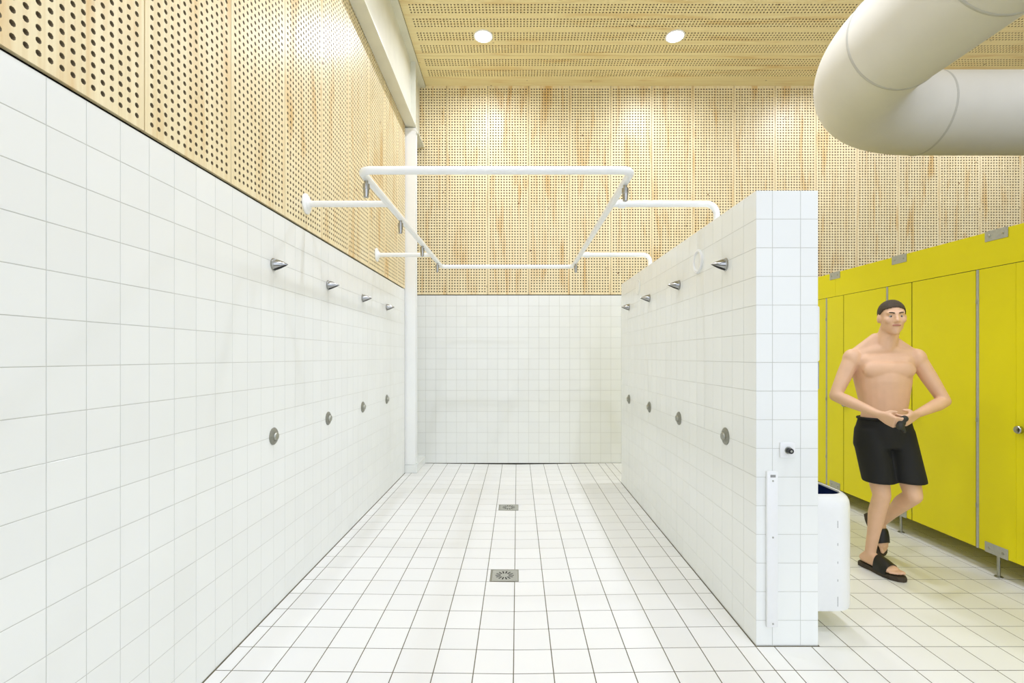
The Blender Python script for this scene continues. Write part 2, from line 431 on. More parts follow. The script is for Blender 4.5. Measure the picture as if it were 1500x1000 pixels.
# ------------------------------------------------------------------ back wall
mb = MB().box(XL-.09, XR, YB+TH, YB+.25, 0, ZT, 0).box(XL-.09, XR, YB+.03, YB+.25, ZT, 5.55, 1)
wb = mb.build('wall_back', [M['wgrout'], M['felt']]); tag(wb, kind='structure')
BU = lines(-1.345, .1508, XL-.08, 3.5)
lay(wb, (0, YB, 0), (1, 0, 0), (0, 0, 1), BU, ROWSF, .0028, M['wtile'])
PHB = 5.535-PB
NB = 75
bpanel = panel_mesh('wood_panel', .601, PHB, .0205, 14, .026, [True]*NB, .04, M['wood'])
bend = panel_mesh('wood_panel', .47, PHB, .03, 11, .026, [True]*NB, .04, M['wood'])
place(bend, wb, (-1.0375-.47, YB-.004, PB), (1, 0, 0), (0, 0, 1))
for k in range(19):
    place(bpanel, wb, (-1.0375+.601*k, YB-.004, PB), (1, 0, 0), (0, 0, 1))

# ------------------------------------------------------------------ far right wall (behind the cubicles)
wr = MB().box(XR, XR+.2, YF, YB+.25, -.15, 6.1).build('wall_right', M['plaster']); tag(wr, kind='structure')

# ------------------------------------------------------------------ shower partition
pw = MB().box(XP0+TH, XP1-TH, YP0+TH, YP1-TH, -TH, ZT-TH).build('wall_partition', M['wgrout']); tag(pw, kind='structure')
ends = [XP0, XP0+.0885, XP0+.0885+.1512, XP1]
lay(pw, (0, YP0, 0), (1, 0, 0), (0, 0, 1), ends, ROWSF, .0028, M['wtile'], limit=48)
PU = lines(-YP0-.1473, .1473, -YP1, -YP0)
lay(pw, (XP0, 0, 0), (0, -1, 0), (0, 0, 1), PU, ROWSF, .0028, M['wtile'], limit=240)
lay(pw, (XP1, 0, 0), (0, 1, 0), (0, 0, 1), lines(YP0, .1473, YP0, YP1), ROWSF, .0028, M['wtile'], limit=0)
lay(pw, (0, 0, ZT), (1, 0, 0), (0, 1, 0), ends, lines(YP0, .1473, YP0, YP1), .0028, M['wtile'], limit=0)
lay(pw, (0, YP1, 0), (-1, 0, 0), (0, 0, 1), [-e for e in ends[::-1]], ROWSF, .0028, M['wtile'], limit=0)

# ------------------------------------------------------------------ steel column, plinth, roof beam
col = thing('steel_column', 'white painted steel column standing in the back left corner beside the tiled wall', 'column', (-1.442, 6.69, .11))
mb = MB().box(-1.519, -1.366, 6.62, 6.635, .11, 4.60).box(-1.448, -1.437, 6.635, 6.74, .11, 4.60).box(-1.519, -1.372, 6.74, 6.755, .11, 4.60)
mb.build('shaft', M['white'], col)
MB().box(-1.519, -1.362, 6.614, 6.76, 4.60, 4.622).build('head_plate', M['white'], col)
pl = MB().box(-1.53, -1.348, 6.61, YB, .0, .105, bev=.003).build('trim_1', M['wtile']); tag(pl, kind='structure')
bmo = thing('roof_beam', 'off white steel roof beam running along the top of the left wall', 'beam', (-1.44, 5, 4.7))
def sl(mb, x0, x1, y0, y1, a, b):          # a bar under the sloping roof, a and b below the ceiling
    mb.add([(x, y, zc(y)-d) for d in (b, a) for y in (y0, y1) for x in (x0, x1)],
           [(0, 2, 3, 1), (4, 5, 7, 6), (0, 1, 5, 4), (2, 6, 7, 3), (0, 4, 6, 2), (1, 3, 7, 5)]); return mb
sl(MB(), -1.498, -1.362, YF, YB-.008, .885, .905).build('bottom_flange', M['steelw'], bmo)
sl(MB(), -1.498, -1.345, YF, YB-.008, .005, .03).build('top_flange', M['steelw'], bmo)
sl(MB(), -1.448, -1.432, YF, YB-.008, .03, .885).build('web', M['steelw'], bmo)
sl(MB(), -1.498, -1.366, 6.62, 6.635, .03, .885).build('stiffener_plate', M['steelw'], bmo)

# ------------------------------------------------------------------ ceiling downlights
def lampxy():
    for j, y in enumerate((6.17, 3.8, 1.43, -.94)):
        for i, x in enumerate((-.427, 1.97, 4.37, 6.77)):
            if not (i == 2 and j == 1): yield i, j, x, y
ld = bpy.data.lights.new('downlight', 'AREA'); ld.shape = 'DISK'; ld.size = .2; ld.spread = math.radians(166); ld.energy = LAMP_W; ld.color = LAMP_COL
proto = None
names = {(0, 0): 'round recessed ceiling downlight above the shower bay, left of the two in view',
         (1, 0): 'round recessed ceiling downlight left of the big white duct, right of the two in view'}
for i, j, x, y in lampxy():
    z = zc(y)
    if proto is None:
        proto = r = thing('ceiling_downlight', '', 'lamp', (x, y, z))
        MB().lathe((x, y, z-.001), (0, 0, -1), [(0, .098), (0, .122), (.006, .120), (.010, .108), (.004, .098), (0, .098)], 32, 0, False).build('trim_ring', M['white'], r, True)
        MB().lathe((x, y, z-.0015), (0, 0, -1), [(0, .096), (.003, .096)], 32).build('diffuser', M['lamp'], r)
    else:
        r = copy_tree(proto); r.location = (x, y, z)
    r.rotation_euler = (-math.atan(ROOF_S), 0, 0)
    r['label'] = names.get((i, j), 'round recessed ceiling downlight of the %s row from the back, %s' % (('first', 'second', 'third', 'fourth')[j], ('over the shower bay', 'just left of the duct', 'over the yellow cubicles', 'by the far right wall')[i])); r['group'] = 'ceiling downlights'
    lo = bpy.data.objects.new('downlight_bulb', ld); COL.objects.link(lo); lo.location = (x, y, z-.014)

# ------------------------------------------------------------------ ventilation duct
DR, DY, DX, DZ, RB = .398, 5.1, 3.0, 4.065, 1.2
dt = thing('ventilation_duct', 'fat white round ventilation duct bending under the ceiling at upper right', 'duct', (DX, DY-RB, DZ))
MB().cyl((DX, -3.2, DZ), (DX, DY-RB, DZ), DR, 64).build('straight_section', M['duct'], dt, True)
MB().tube([(DX+RB-RB*math.cos(a), DY-RB+RB*math.sin(a), DZ) for a in [PI/2*k/24 for k in range(25)]], DR, 64).build('elbow', M['duct'], dt, True)
MB().cyl((DX+RB, DY, DZ), (10.6, DY, DZ), DR, 64).build('straight_section', M['duct'], dt, True)
def ring(p, ax): return MB().lathe(Vector(p)-Vector(ax)*.014, ax, [(0, DR-.002), (.005, DR+.003), (.010, DR+.005), (.018, DR+.005), (.023, DR+.003), (.028, DR-.002)], 64)
for y in (DY-RB, 3.05, .9): ring((DX, y, DZ), (0, 1, 0)).build('seam_ring', M['ductring'], dt, True)
for x in (DX+RB, 6.4): ring((x, DY, DZ), (1, 0, 0)).build('seam_ring', M['ductring'], dt, True)

# ------------------------------------------------------------------ shower pipe frame
FZ, FXL, FXR, FY0, FY1, PR = 2.643, -.915, .668, 2.873, 5.954, .0235
fr = thing('shower_pipe_frame', 'white rectangular pipe frame hanging on arms above the shower bay', 'pipe frame', (-.12, 4.4, FZ))
def loop(x0, x1, y0, y1, z, r, n=8):
    pts = []
    for cx, cy, a0 in ((x1-r, y0+r, -PI/2), (x1-r, y1-r, 0), (x0+r, y1-r, PI/2), (x0+r, y0+r, PI)):
        pts += [(cx+r*math.cos(a0+PI/2*k/n), cy+r*math.sin(a0+PI/2*k/n), z) for k in range(n+1)]
    return pts
MB().tube(loop(FXL, FXR, FY0, FY1, FZ, .06), PR, 20, True).build('pipe_loop', M['white'], fr, True)
AY = (3.505, 5.262)
for y in AY:
    MB().cyl((XL+.008, y, FZ), (FXL, y, FZ), PR*.96, 20).build('support_arm', M['white'], fr, True)
    MB().lathe((XL+.0065, y, FZ), (1, 0, 0), [(0, .072), (.008, .072), (.012, .066), (.014, .04), (.03, .033), (.034, .026)], 32).build('wall_flange', M['white'], fr, True)
    R = .075; xe = 1.415
    pts = [(FXR, y, FZ)] + [(xe-R+R*math.sin(a), y, FZ-R+R*math.cos(a)) for a in [PI/2*k/10 for k in range(11)]] + [(xe, y, ZT+.0005)]
    MB().tube(pts, PR*.96, 20).build('support_arm', M['white'], fr, True)
    MB().lathe((FXR+.05, y, FZ), (1, 0, 0), [(0, PR), (0, PR+.007), (.045, PR+.007), (.045, PR)], 24).build('union_collar', M['white'], fr, True)
def nozzle(x, y):
    nz = MB().lathe((x, y, FZ-PR+.002), (0, 0, -1), [(0, .012), (.018, .012), (.02, .021), (.05, .021), (.052, .019), (.098, .015), (.1, .011)], 20).build('shower_nozzle', M['chrome'], fr, True)
    tag(nz, 'small chrome nozzle')
for y in (2.985, 3.86, 4.745, 5.63): nozzle(FXL, y)
for y in (3.06, 5.66): nozzle(FXR, y)

# ------------------------------------------------------------------ shower heads and push buttons on the walls
def make_head(side):
    r = thing('wall_shower', '', 'shower head', (0, 0, 0), 'chrome shower heads on the walls')
    bm = bmesh.new(); n = 28; Lh, R0 = .092, .036
    prof = [(0, R0), (.004, R0)] + [(Lh*t, R0*(1-t**1.55)*.985+.0015) for t in (.12, .25, .4, .55, .7, .82, .92, .98)] + [(Lh, .0008)]
    mb = MB().lathe((0, 0, 0), (1, 0, 0), prof, n)
    vs = [bm.verts.new(p) for p in mb.v]
    for f in mb.f: bm.faces.new([vs[i] for i in f])
    bmesh.ops.remove_doubles(bm, verts=bm.verts, dist=1e-5); bmesh.ops.recalc_face_normals(bm, faces=bm.faces)
    p0, p1 = Vector((.014, 0, -.029)), Vector((.091, 0, .001))
    nrm = Vector((p1.z-p0.z, 0, -(p1.x-p0.x))).normalized()           # downwards
    res = bmesh.ops.bisect_plane(bm, geom=bm.verts[:]+bm.edges[:]+bm.faces[:], plane_co=p0, plane_no=nrm, clear_outer=True)
    ed = [e for e in res['geom_cut'] if isinstance(e, bmesh.types.BMEdge)]
    loopv = []
    cut = [v.co.copy() for v in {v for e in ed for v in e.verts}]
    q = MB().bm(bm)
    c = sum(cut, Vector())/len(cut); ax = (p1-p0).normalized(); ay = Vector((0, 1, 0))
    cut.sort(key=lambda p: math.atan2((p-c).dot(ay), (p-c).dot(ax)))
    q.build('spout', M['chrome'], r, True)
    sc = [c+(p-c)*.93+nrm*.001 for p in cut] + [c+(p-c)*.93-nrm*.003 for p in cut]; k = len(cut)
    MB().add(sc, [tuple(range(k)), tuple(range(2*k-1, k-1, -1))]+[(i, k+i, k+(i+1) % k, (i+1) % k) for i in range(k)]).build('outlet', M['hole'], r)
    MB().lathe((-.0, 0, 0), (1, 0, 0), [(0, .040), (.003, .040), (.005, .037)], 28).build('rosette', M['chrome'], r, True)
    return r
def make_button():
    r = thing('shower_button', '', 'shower button', (0, 0, 0), 'round metal push buttons on the walls')
    MB().lathe((0, 0, 0), (1, 0, 0), [(0, .053), (.004, .053), (.010, .046), (.014, .030), (.0145, .024)], 36).build('cover_plate', M['button'], r, True)
    MB().lathe((.0142, 0, 0), (1, 0, 0), [(0, .025), (.008, .024), (.012, .020), (.013, .006)], 28).build('push_knob', M['steel'], r, True)
    return r
hd, bt = make_head(1), make_button()
order = ('nearest to the viewer', 'second from the front', 'third from the front', 'farthest back')
first = True
for side, xw, rz, sname in ((0, XL, 0, 'left tiled wall'), (1, XP0, PI, 'right partition')):
    for k, y in enumerate((3.05, 3.93, 4.81, 5.69)):
        for src, z, txt in ((hd, 2.128, 'chrome cone shower head high on the %s, %s'), (bt, 1.068, 'round metal push button on the %s, %s')):
            o = src if first and k == 0 and side == 0 else copy_tree(src)
            o.location = (xw, y, z); o.rotation_euler = (0, 0, rz); o['label'] = txt % (sname, order[k])
# ring covers
for k, y in enumerate(AY):
    p = (XP0, y, 2.235 if k == 0 else 2.30)
    r = thing('ring_cover', ('white round ring cover on the right partition beside the nearest shower head', 'faint white round ring cover far along the right partition near its top')[k], 'wall cover', p)
    MB().lathe(p, (-1, 0, 0), [(0, .084), ((.010, .004)[k], .084), ((.015, .006)[k], .079), ((.015, .006)[k], .069), ((.004, .003)[k], .064)], 40).build('rim', (M['plast'], M['wtile'])[k], r, True)
    MB().lathe((p[0]-.0042, p[1], p[2]), (-1, 0, 0), [(0, .062), (.002, .062)], 40).build('face_plate', M['wtile'], r, True)

# ------------------------------------------------------------------ floor drains
for k, (x, y) in enumerate(DRAINS):
    d = thing('floor_drain', ('square steel floor drain nearer the viewer with radial slots', 'square steel floor drain farther back on the white tiled floor')[k], 'drain', (x, y, DIP), 'steel floor drains')
    a, b = .101, .097; zt = -.0148
    mb = MB()
    for (x0, x1, y0, y1) in ((-a, -a+.009, -b, b), (a-.009, a, -b, b), (-a+.009, a-.009, -b, -b+.006), (-a+.009, a-.009, b-.006, b)):
        mb.box(x+x0, x+x1, y+y0, y+y1, -.024, zt)
    mb.build('frame', M['steel'], d)
    mb = MB(); mb.box(x-a+.011, x+a-.011, y-b+.008, y+b-.008, -.024, zt-.0008)
    mb.build('grate', M['satin'], d)
    for t in range(14):
        an = 2*PI*t/14+PI/14*0; u = Vector((math.cos(an), math.sin(an), 0)); v = Vector((-u.y, u.x, 0)); c = Vector((x, y, zt-.0006))
        r0, r1 = .030, .066; w0, w1 = .0038, .0052
        pts = [c+u*r0+v*w0, c+u*r0-v*w0, c+u*r1-v*w1, c+u*r1+v*w1]
        MB().add(pts+[p-Vector((0, 0, .002)) for p in pts], [(3, 2, 1, 0), (4, 5, 6, 7), (0, 1, 5, 4), (1, 2, 6, 5), (2, 3, 7, 6), (3, 0, 4, 7)]).build('slot', M['hole'], d)

# ------------------------------------------------------------------ things on the end face of the partition
def ez(y): return H-(y-CY)*YP0/F
ch = thing('cable_channel', 'long narrow white plastic channel screwed upright to the partition end', 'cable channel', (1.368, YP0, .1))
x0, x1 = 1.338, 1.398
MB().box(x0, x1, YP0-.016, YP0, .108, .945, bev=.004).build('cover_strip', M['plast'], ch, True)
MB().box(x0+.018, x1-.014, YP0-.0168, YP0-.0155, .912, .926).build('finger_slot', M['seam'], ch)
for z in (.893, .590, .127):
    MB().lathe((1.370, YP0-.0155, z), (0, -1, 0), [(0, .0055), (.002, .005), (.0025, .002)], 14).build('screw', M['satin'], ch, True)
sw = thing('key_switch', 'small square white wall switch with black key knob on the partition end', 'switch', (1.453, YP0, 1.055))
MB().box(1.412, 1.494, YP0-.010, YP0, 1.014, 1.098, bev=.004).build('plate', M['plast'], sw, True)
MB().lathe((1.456, YP0-.010, 1.056), (0, -1, 0), [(0, .020), (.006, .019), (.006, .015)], 24).build('collar', M['steel'], sw, True)
MB().lathe((1.456, YP0-.016, 1.056), (0, -1, 0), [(0, .0145), (.022, .0145), (.025, .012), (.025, .006)], 24).build('knob', M['black'], sw, True)
MB().lathe((1.456, YP0-.0410, 1.056), (0, -1, 0), [(0, .006), (.0015, .005)], 16).build('key_insert', M['steel'], sw, True)

def rrect(x0, x1, y0, y1, r, n=10, sq=None):
    out = []
    for cx, cy, a0, on in ((x1, y0, -PI/2, 1), (x1, y1, 0, 1), (x0, y1, PI/2, 0), (x0, y0, PI, 0)):
        q = r if on else .012
        ccx = cx-q if cx == x1 else cx+q; ccy = cy+q if cy == y0 else cy-q
        out += [(ccx+q*math.cos(a0+PI/2*k/n), ccy+q*math.sin(a0+PI/2*k/n)) for k in range(n+1)]
    return out
def loft(secs, cap0=True, cap1=True):
    mb = MB(); n = len(secs[0][1]); V = []; Fs = []
    for z, pts in secs: V += [(x, y, z) for x, y in pts]
    for j in range(len(secs)-1):
        for i in range(n): Fs.append((j*n+i, j*n+(i+1) % n, (j+1)*n+(i+1) % n, (j+1)*n+i))
    if cap0: Fs.append(tuple(range(n-1, -1, -1)))
    if cap1: Fs.append(tuple((len(secs)-1)*n+i for i in range(n)))
    return mb.add(V, Fs)
bn = thing('waste_bin', 'white rounded waste bin with a navy liner hung on the partition side', 'bin', (1.77, 2.96, .14))
BX0, BX1, BY0, BY1 = XP1+.002, 1.925, 2.765, 3.17
def sec(i): return rrect(BX0+min(i, .012), BX1-i, BY0+i, BY1-i, max(.02, .13-i))
loft([(.125, sec(.02)), (.132, sec(.004)), (.145, sec(0)), (.70, sec(0)), (.735, sec(.004)), (.758, sec(.015)), (.772, sec(.032)), (.778, sec(.045)), (.776, sec(.052)), (.72, sec(.056))], True, False).build('shell', M['plast'], bn, True)
loft([(.30, sec(.062)), (.74, sec(.058)), (.768, sec(.0535)), (.768, sec(.0565)), (.31, sec(.066))], False, True).build('liner', M['blue'], bn, True)
for z0, z1 in ((.60, .64), (.50, .515), (.40, .412), (.30, .312), (.16, .215)):
    MB().box(1.793, 1.796, BY0-.0006, BY0+.002, z0, z1).build('side_joint', M['seam'], bn)
dp = thing('soap_dispenser', 'white wall dispenser with a grey lower part on the partition side', 'dispenser', (1.69, 2.91, 1.37))
MB().box(XP1, 1.742, 2.837, 2.99, 1.53, 1.852, bev=.012).build('cover', M['plast'], dp, True)
MB().box(XP1, 1.738, 2.842, 2.985, 1.372, 1.529, bev=.004).build('container', M['grey'], dp, True)

# ------------------------------------------------------------------ yellow cubicles
cu = thing('cubicle_row', 'row of bright yellow cubicles with doors on small steel feet', 'cubicle', (XC, 4.5, 0))
ZB, ZD, ZTOP, T = .155, 2.197, 2.455, .03
Y0C, Y1C = 1.57, 7.2
for a, b in ((Y0C, 5.266), (5.269, Y1C)):
    MB().box(XC, XC+T, a, b, ZD+.004, ZTOP, bev=.0015).build('header_panel', M['yellow'], cu)
def pilaster(y0, y1):
    MB().box(XC, XC+T, y0, y1, ZB, ZD, bev=.0015).build('pilaster', M['yellow'], cu)
    c = (y0+y1)/2
    MB().box(XC+T+.002, 4.75, c-.014, c+.014, ZB, ZTOP-.05).build('dividing_wall', M['yellow'], cu)
    for z0, z1, up in ((ZB-.004, ZB+.070, 0), (ZTOP-.068, ZTOP+.006, 1)):
        br = MB().box(XC-.005, XC-.0002, c-.084, c+.084, z0, z1, bev=.0015).build('bracket', M['satin'], cu)
        for dy in (-.05, .05):
            MB().lathe((XC-.005, c+dy, (z0+z1)/2), (-1, 0, 0), [(0, .011), (.002, .010), (.004, .005)], 14).build('screw', M['steel'], br, True)
    ft = MB().cyl((XC+.015, c, .008), (XC+.015, c, ZB-.002), .0105, 16).lathe((XC+.015, c, 0), (0, 0, 1), [(0, .026), (.006, .025), (.009, .012)], 20).build('foot_post', M['steel'], cu, True)
for g in (6.91, 6.021, 5.133, 4.244, 3.362, 2.475):
    h = g-.611
    d = MB().box(XC+.001, XC+T, h+.020, g-.004, ZB, ZD, bev=.0015).build('door', M['yellow'], cu)
    MB().cyl((XC+.004, h+.004, ZB), (XC+.004, h+.004, ZD), .0105, 14).build('hinge_strip', M['satin'], d, True)
    MB().box(XC+.003, XC+T-.002, g-.0038, g+.0028, ZB+.002, ZD).build('gap_shade_strip', M['gapshade'], d)  # dark strips fill the gaps beside the door, shade put in as colour
    MB().box(XC+.005, XC+T-.002, h-.0078, h+.0198, ZB+.002, ZD).build('gap_shade_strip', M['gapshade'], d)
    for z in (.45, 1.08, 1.95):
        MB().cyl((XC+.003, h+.0045, z), (XC+.003, h+.0045, z+.03), .0125, 14).build('hinge_knuckle', M['steel'], d, True)
    MB().lathe((XC+.001, g-.047, 1.068), (-1, 0, 0), [(0, .012), (.012, .012), (.014, .026), (.034, .027), (.040, .022), (.042, .006)], 24).build('lock_knob', M['chrome'], d, True)
    pilaster(h-.274, h-.008)
pilaster(6.915, 7.185)
MB().box(XC+.035, 4.75, Y0C, Y1C, ZB, ZB+.022).build('added_shade_board', M['yellow'], cu)  # unseen board, added to keep light off the floor beneath the doors
MB().box(XC+.003, XC+T-.002, Y0C, Y1C, ZD+.0002, ZD+.0038).build('header_shade_strip', M['gapshade'], cu)  # dark strip painted as the shade in the gap under the header
MB().box(4.75, 4.78, Y0C, Y1C, ZB, ZTOP-.05).build('rear_panel', M['yellow'], cu)

# ------------------------------------------------------------------ the walking man
class Blob:
    """overlapping convex pieces fused into one skin by a voxel remesh"""
    def __init__(s): s.mb = MB()
    def hull(s, pts):
        bm = bmesh.new()
        for p in pts: bm.verts.new(p)
        r = bmesh.ops.convex_hull(bm, input=bm.verts[:])
        bmesh.ops.delete(bm, geom=[v for v in bm.verts if not v.link_faces], context='VERTS')
        s.mb.bm(bm)
    def sph(s, c, r, fr=None, n=12):
        c = Vector(c); R = (r, r, r) if isinstance(r, (int, float)) else r
        out = []
        for i in range(1, n):
            th = PI*i/n
            for j in range(n*2):
                ph = PI*j/n
                d = Vector((R[0]*math.sin(th)*math.cos(ph), R[1]*math.sin(th)*math.sin(ph), R[2]*math.cos(th)))
                out.append(c+(fr @ d if fr else d))
        for sg in (1, -1):
            d = Vector((0, 0, sg*R[2])); out.append(c+(fr @ d if fr else d))
        return out
    def ball(s, c, r, fr=None): s.hull(s.sph(c, r, fr)); return s
    def cap(s, *pr, n=8):
        for (a, ra), (b, rb) in zip(pr, pr[1:]): s.hull(s.sph(a, ra, None, n)+s.sph(b, rb, None, n))
        return s
    def skin(s, name, m, parent, vox=.006, it=6, fac=.5):
        me = s.mb.mesh(name, m); o = bpy.data.objects.new(name, me); COL.objects.link(o)
        md = o.modifiers.new('r', 'REMESH'); md.mode = 'VOXEL'; md.voxel_size = vox; md.use_smooth_shade = True
        sm = o.modifiers.new('s', 'SMOOTH'); sm.factor = fac; sm.iterations = it
        dg = bpy.context.evaluated_depsgraph_get(); ev = o.evaluated_get(dg)
        new = bpy.data.meshes.new_from_object(ev, preserve_all_data_layers=False, depsgraph=dg)
        o.modifiers.clear(); o.data = new; bpy.data.meshes.remove(me)
        L = rootloc(parent); new.transform(Matrix.Translation(-L)); new.materials.clear(); new.materials.append(m)
        new.polygons.foreach_set('use_smooth', [True]*len(new.polygons))
        o.name = name; new.name = name; o.parent = parent
        return o
man = thing('person', 'bare chested young man in black swim shorts and slides walking past the yellow doors', 'person', (2.62, 3.56, 0))
lv = Vector((.970, -.243, 0)); fv = Vector((-.243, -.970, 0)); up = Vector((0, 0, 1))
BF = Matrix((lv, fv, up)).transposed()
BASE = Vector((2.695, 3.63, 0))
def B(l, f, z): return BASE+lv*l+fv*f+up*z
bd = Blob()
bd.hull(bd.sph(B(0, 0, 1.02), (.165, .116, .12), BF)+bd.sph(B(0, .01, 1.17), (.143, .100, .08), BF))
bd.hull(bd.sph(B(0, .01, 1.17), (.143, .100, .08), BF)+bd.sph(B(0, .008, 1.38), (.172, .120, .15), BF))
bd.hull(bd.sph(B(0, .008, 1.40), (.172, .118, .12), BF)+bd.sph(B(-.12, -.005, 1.53), (.08, .078, .062), BF)+bd.sph(B(.12, -.005, 1.53), (.08, .078, .062), BF))
bd.hull(bd.sph(B(-.19, -.008, 1.562), .046)+bd.sph(B(.19, -.008, 1.562), .046)+bd.sph(B(.0, -.01, 1.615), (.075, .062, .05), BF))
bd.hull(bd.sph(B(-.088, .080, 1.462), (.080, .040, .060), BF)+bd.sph(B(.088, .080, 1.462), (.080, .040, .060), BF))
for s in (-1, 1):
    bd.hull(bd.sph(B(s*.185, -.015, 1.575), .042)+bd.sph(B(s*.045, -.028, 1.70), .034)+bd.sph(B(s*.03, -.02, 1.60), .05))
    bd.ball(B(s*.205, 0, 1.54), (.064, .066, .078), BF)
    bd.hull(bd.sph(B(s*.15, -.03, 1.45), (.045, .07, .06), BF)+bd.sph(B(s*.12, -.01, 1.22), (.03, .06, .05), BF))
# head
hc = B(.035, .04, 1.842); a = math.radians(-20)
hf = Vector((math.sin(a), -math.cos(a), -.03)).normalized(); hl = up.cross(hf).normalized()*-1
hl = hf.cross(up).normalized()*-1; hu = hl.cross(hf)
if hu.z < 0: hl = -hl; hu = hl.cross(hf)
HF = Matrix((hl, hf, hu)).transposed()
def Hd(l, f, z): return hc+hl*l+hf*f+hu*z
bd.ball(Hd(0, -.015, .03), (.078, .099, .09), HF)
bd.hull(bd.sph(Hd(0, .018, -.01), (.069, .074, .07), HF)+bd.sph(Hd(0, .066, -.104), .024)+bd.sph(Hd(.05, .0, -.075), .018)+bd.sph(Hd(-.05, .0, -.075), .018))
bd.cap((Hd(0, .086, .018), .010), (Hd(0, .108, -.024), .013)); bd.ball(Hd(.013, .094, -.03), .010); bd.ball(Hd(-.013, .094, -.03), .010)
bd.cap((Hd(-.042, .072, .030), .013), (Hd(-.012, .082, .028), .013)); bd.cap((Hd(.042, .072, .030), .013), (Hd(.012, .082, .028), .013))
for s in (-1, 1):
    bd.ball(Hd(s*.040, .056, -.020), .027); bd.ball(Hd(s*.079, -.008, -.006), (.011, .024, .034), HF)
bd.cap((Hd(-.018, .080, -.058), .011), (Hd(.018, .080, -.058), .011))
bd.cap((Hd(0, -.022, -.06), .062), (B(.01, -.01, 1.63), .070))
# arms
def arm(sh, el, wr):
    sh, el, wr = Vector(sh), Vector(el), Vector(wr)
    bd.cap((sh, .056), (sh.lerp(el, .45), .052), (el, .040))
    bd.cap((el, .040), (el.lerp(wr, .28), .044), (wr, .027))
GR = Vector((2.578, 3.318, 1.118))                                    # what the hands hold
def hand(wr, palm_c, side):
    """palm, four unequal bent fingers closing round the held thing, thumb from the side of the palm"""
    wr, pc = Vector(wr), Vector(palm_c); d = (pc-wr).normalized()
    g = (GR-pc); nrm = (g-d*g.dot(d)).normalized(); ac = d.cross(nrm)
    if ac.z < 0: ac = -ac                                            # ac points to the thumb side, upwards
    kn = pc+d*.045
    bd.hull(bd.sph(wr, .024, None, 7)+bd.sph(kn+ac*.032, .013, None, 7)+bd.sph(kn-ac*.034, .012, None, 7)+bd.sph(pc+ac*.03, .016, None, 7)+bd.sph(pc-ac*.03, .015, None, 7))
    for q, ln in ((.033, .92), (.011, 1.0), (-.011, .95), (-.033, .78)):
        p0 = kn+ac*q-d*.012; p1 = p0+(d*.8+nrm*.55).normalized()*.046*ln; p2 = p1+(d*.15+nrm).normalized()*.030*ln; p3 = p2+(nrm*.75-d*.65).normalized()*.023*ln
        bd.cap((p0, .0098), (p1, .0092), (p2, .0085), (p3, .0076), n=6)
    t0 = pc-d*.03+ac*.022; t1 = t0+(ac*.65+d*.6+nrm*.35).normalized()*.044; t2 = t1+(d*.75+nrm*.7+ac*.05).normalized()*.034
    bd.cap((t0, .0145), (t1, .0115), (t2, .0092), n=6)
WR, WL = (2.492, 3.43, 1.168), (2.745, 3.385, 1.168)
arm(B(-.208, 0, 1.545), (2.362, 3.67, 1.268), WR); arm(B(.208, 0, 1.545), (3.02, 3.49, 1.243), WL)
hand(WR, (2.522, 3.363, 1.136), -1); hand(WL, (2.665, 3.348, 1.142), 1)
# legs
def leg(hip, kn, an):
    hip, kn, an = Vector(hip), Vector(kn), Vector(an)
    bd.cap((hip, .092), (hip.lerp(kn, .45), .080), (kn, .056))
    back = -fv if (an-kn).normalized().z < -.8 else up*.6-fv*.3
    bd.cap((kn, .056), (kn.lerp(an, .3)+back*.018, .057), (kn.lerp(an, .62)+back*.008, .042), (an, .034))
AR, AL = Vector((2.597, 3.635, .115)), Vector((2.845, 3.85, .275))
leg(B(-.092, 0, .98), (2.625, 3.555, .56), AR); leg(B(.092, 0, .98), (2.80, 3.49, .575), AL)
def foot(an, toe, sole, flip):
    """an ankle, toe direction, sole normal (pointing up out of the foot)"""
    t, n = Vector(toe).normalized(), Vector(sole).normalized(); sd = t.cross(n).normalized()*flip   # towards the big toe
    def P(a, b, c): return Vector(an)+t*a+sd*b+n*(c-.085)
    bd.hull(bd.sph(P(0, 0, .08), .034, None, 8)+bd.sph(P(-.045, 0, .034), .032, None, 8))
    bd.hull(bd.sph(P(-.04, 0, .034), .032, None, 8)+bd.sph(P(.10, .02, .036), .032, None, 8)+bd.sph(P(.10, -.025, .028), .024, None, 8)+bd.sph(P(.02, 0, .07), .03, None, 8))
    bd.hull(bd.sph(P(.10, .02, .036), .030, None, 8)+bd.sph(P(.165, .028, .025), .022, None, 8)+bd.sph(P(.15, -.036, .022), .017, None, 8)+bd.sph(P(.10, -.03, .028), .022, None, 8))
    for b, l, r in ((.032, .225, .0145), (.010, .222, .0105), (-.008, .213, .010), (-.025, .201, .0095), (-.040, .187, .009)):
        bd.cap((P(.155, b*.9, .022), r), (P(l-.01, b, r+.006), r), n=6)
    return P
tdir = Vector((.29, -.957, 0)); PRf = foot(AR, tdir, up, -1)
tl = Vector((.06, -.40, -.82)).normalized(); nl = (Vector((.20, -.80, .45)) - tl*Vector((.20, -.80, .45)).dot(tl)).normalized(); PLf = foot(AL, tl, nl, 1)
body = bd.skin('body', M['skin'], man, .0055, 9)
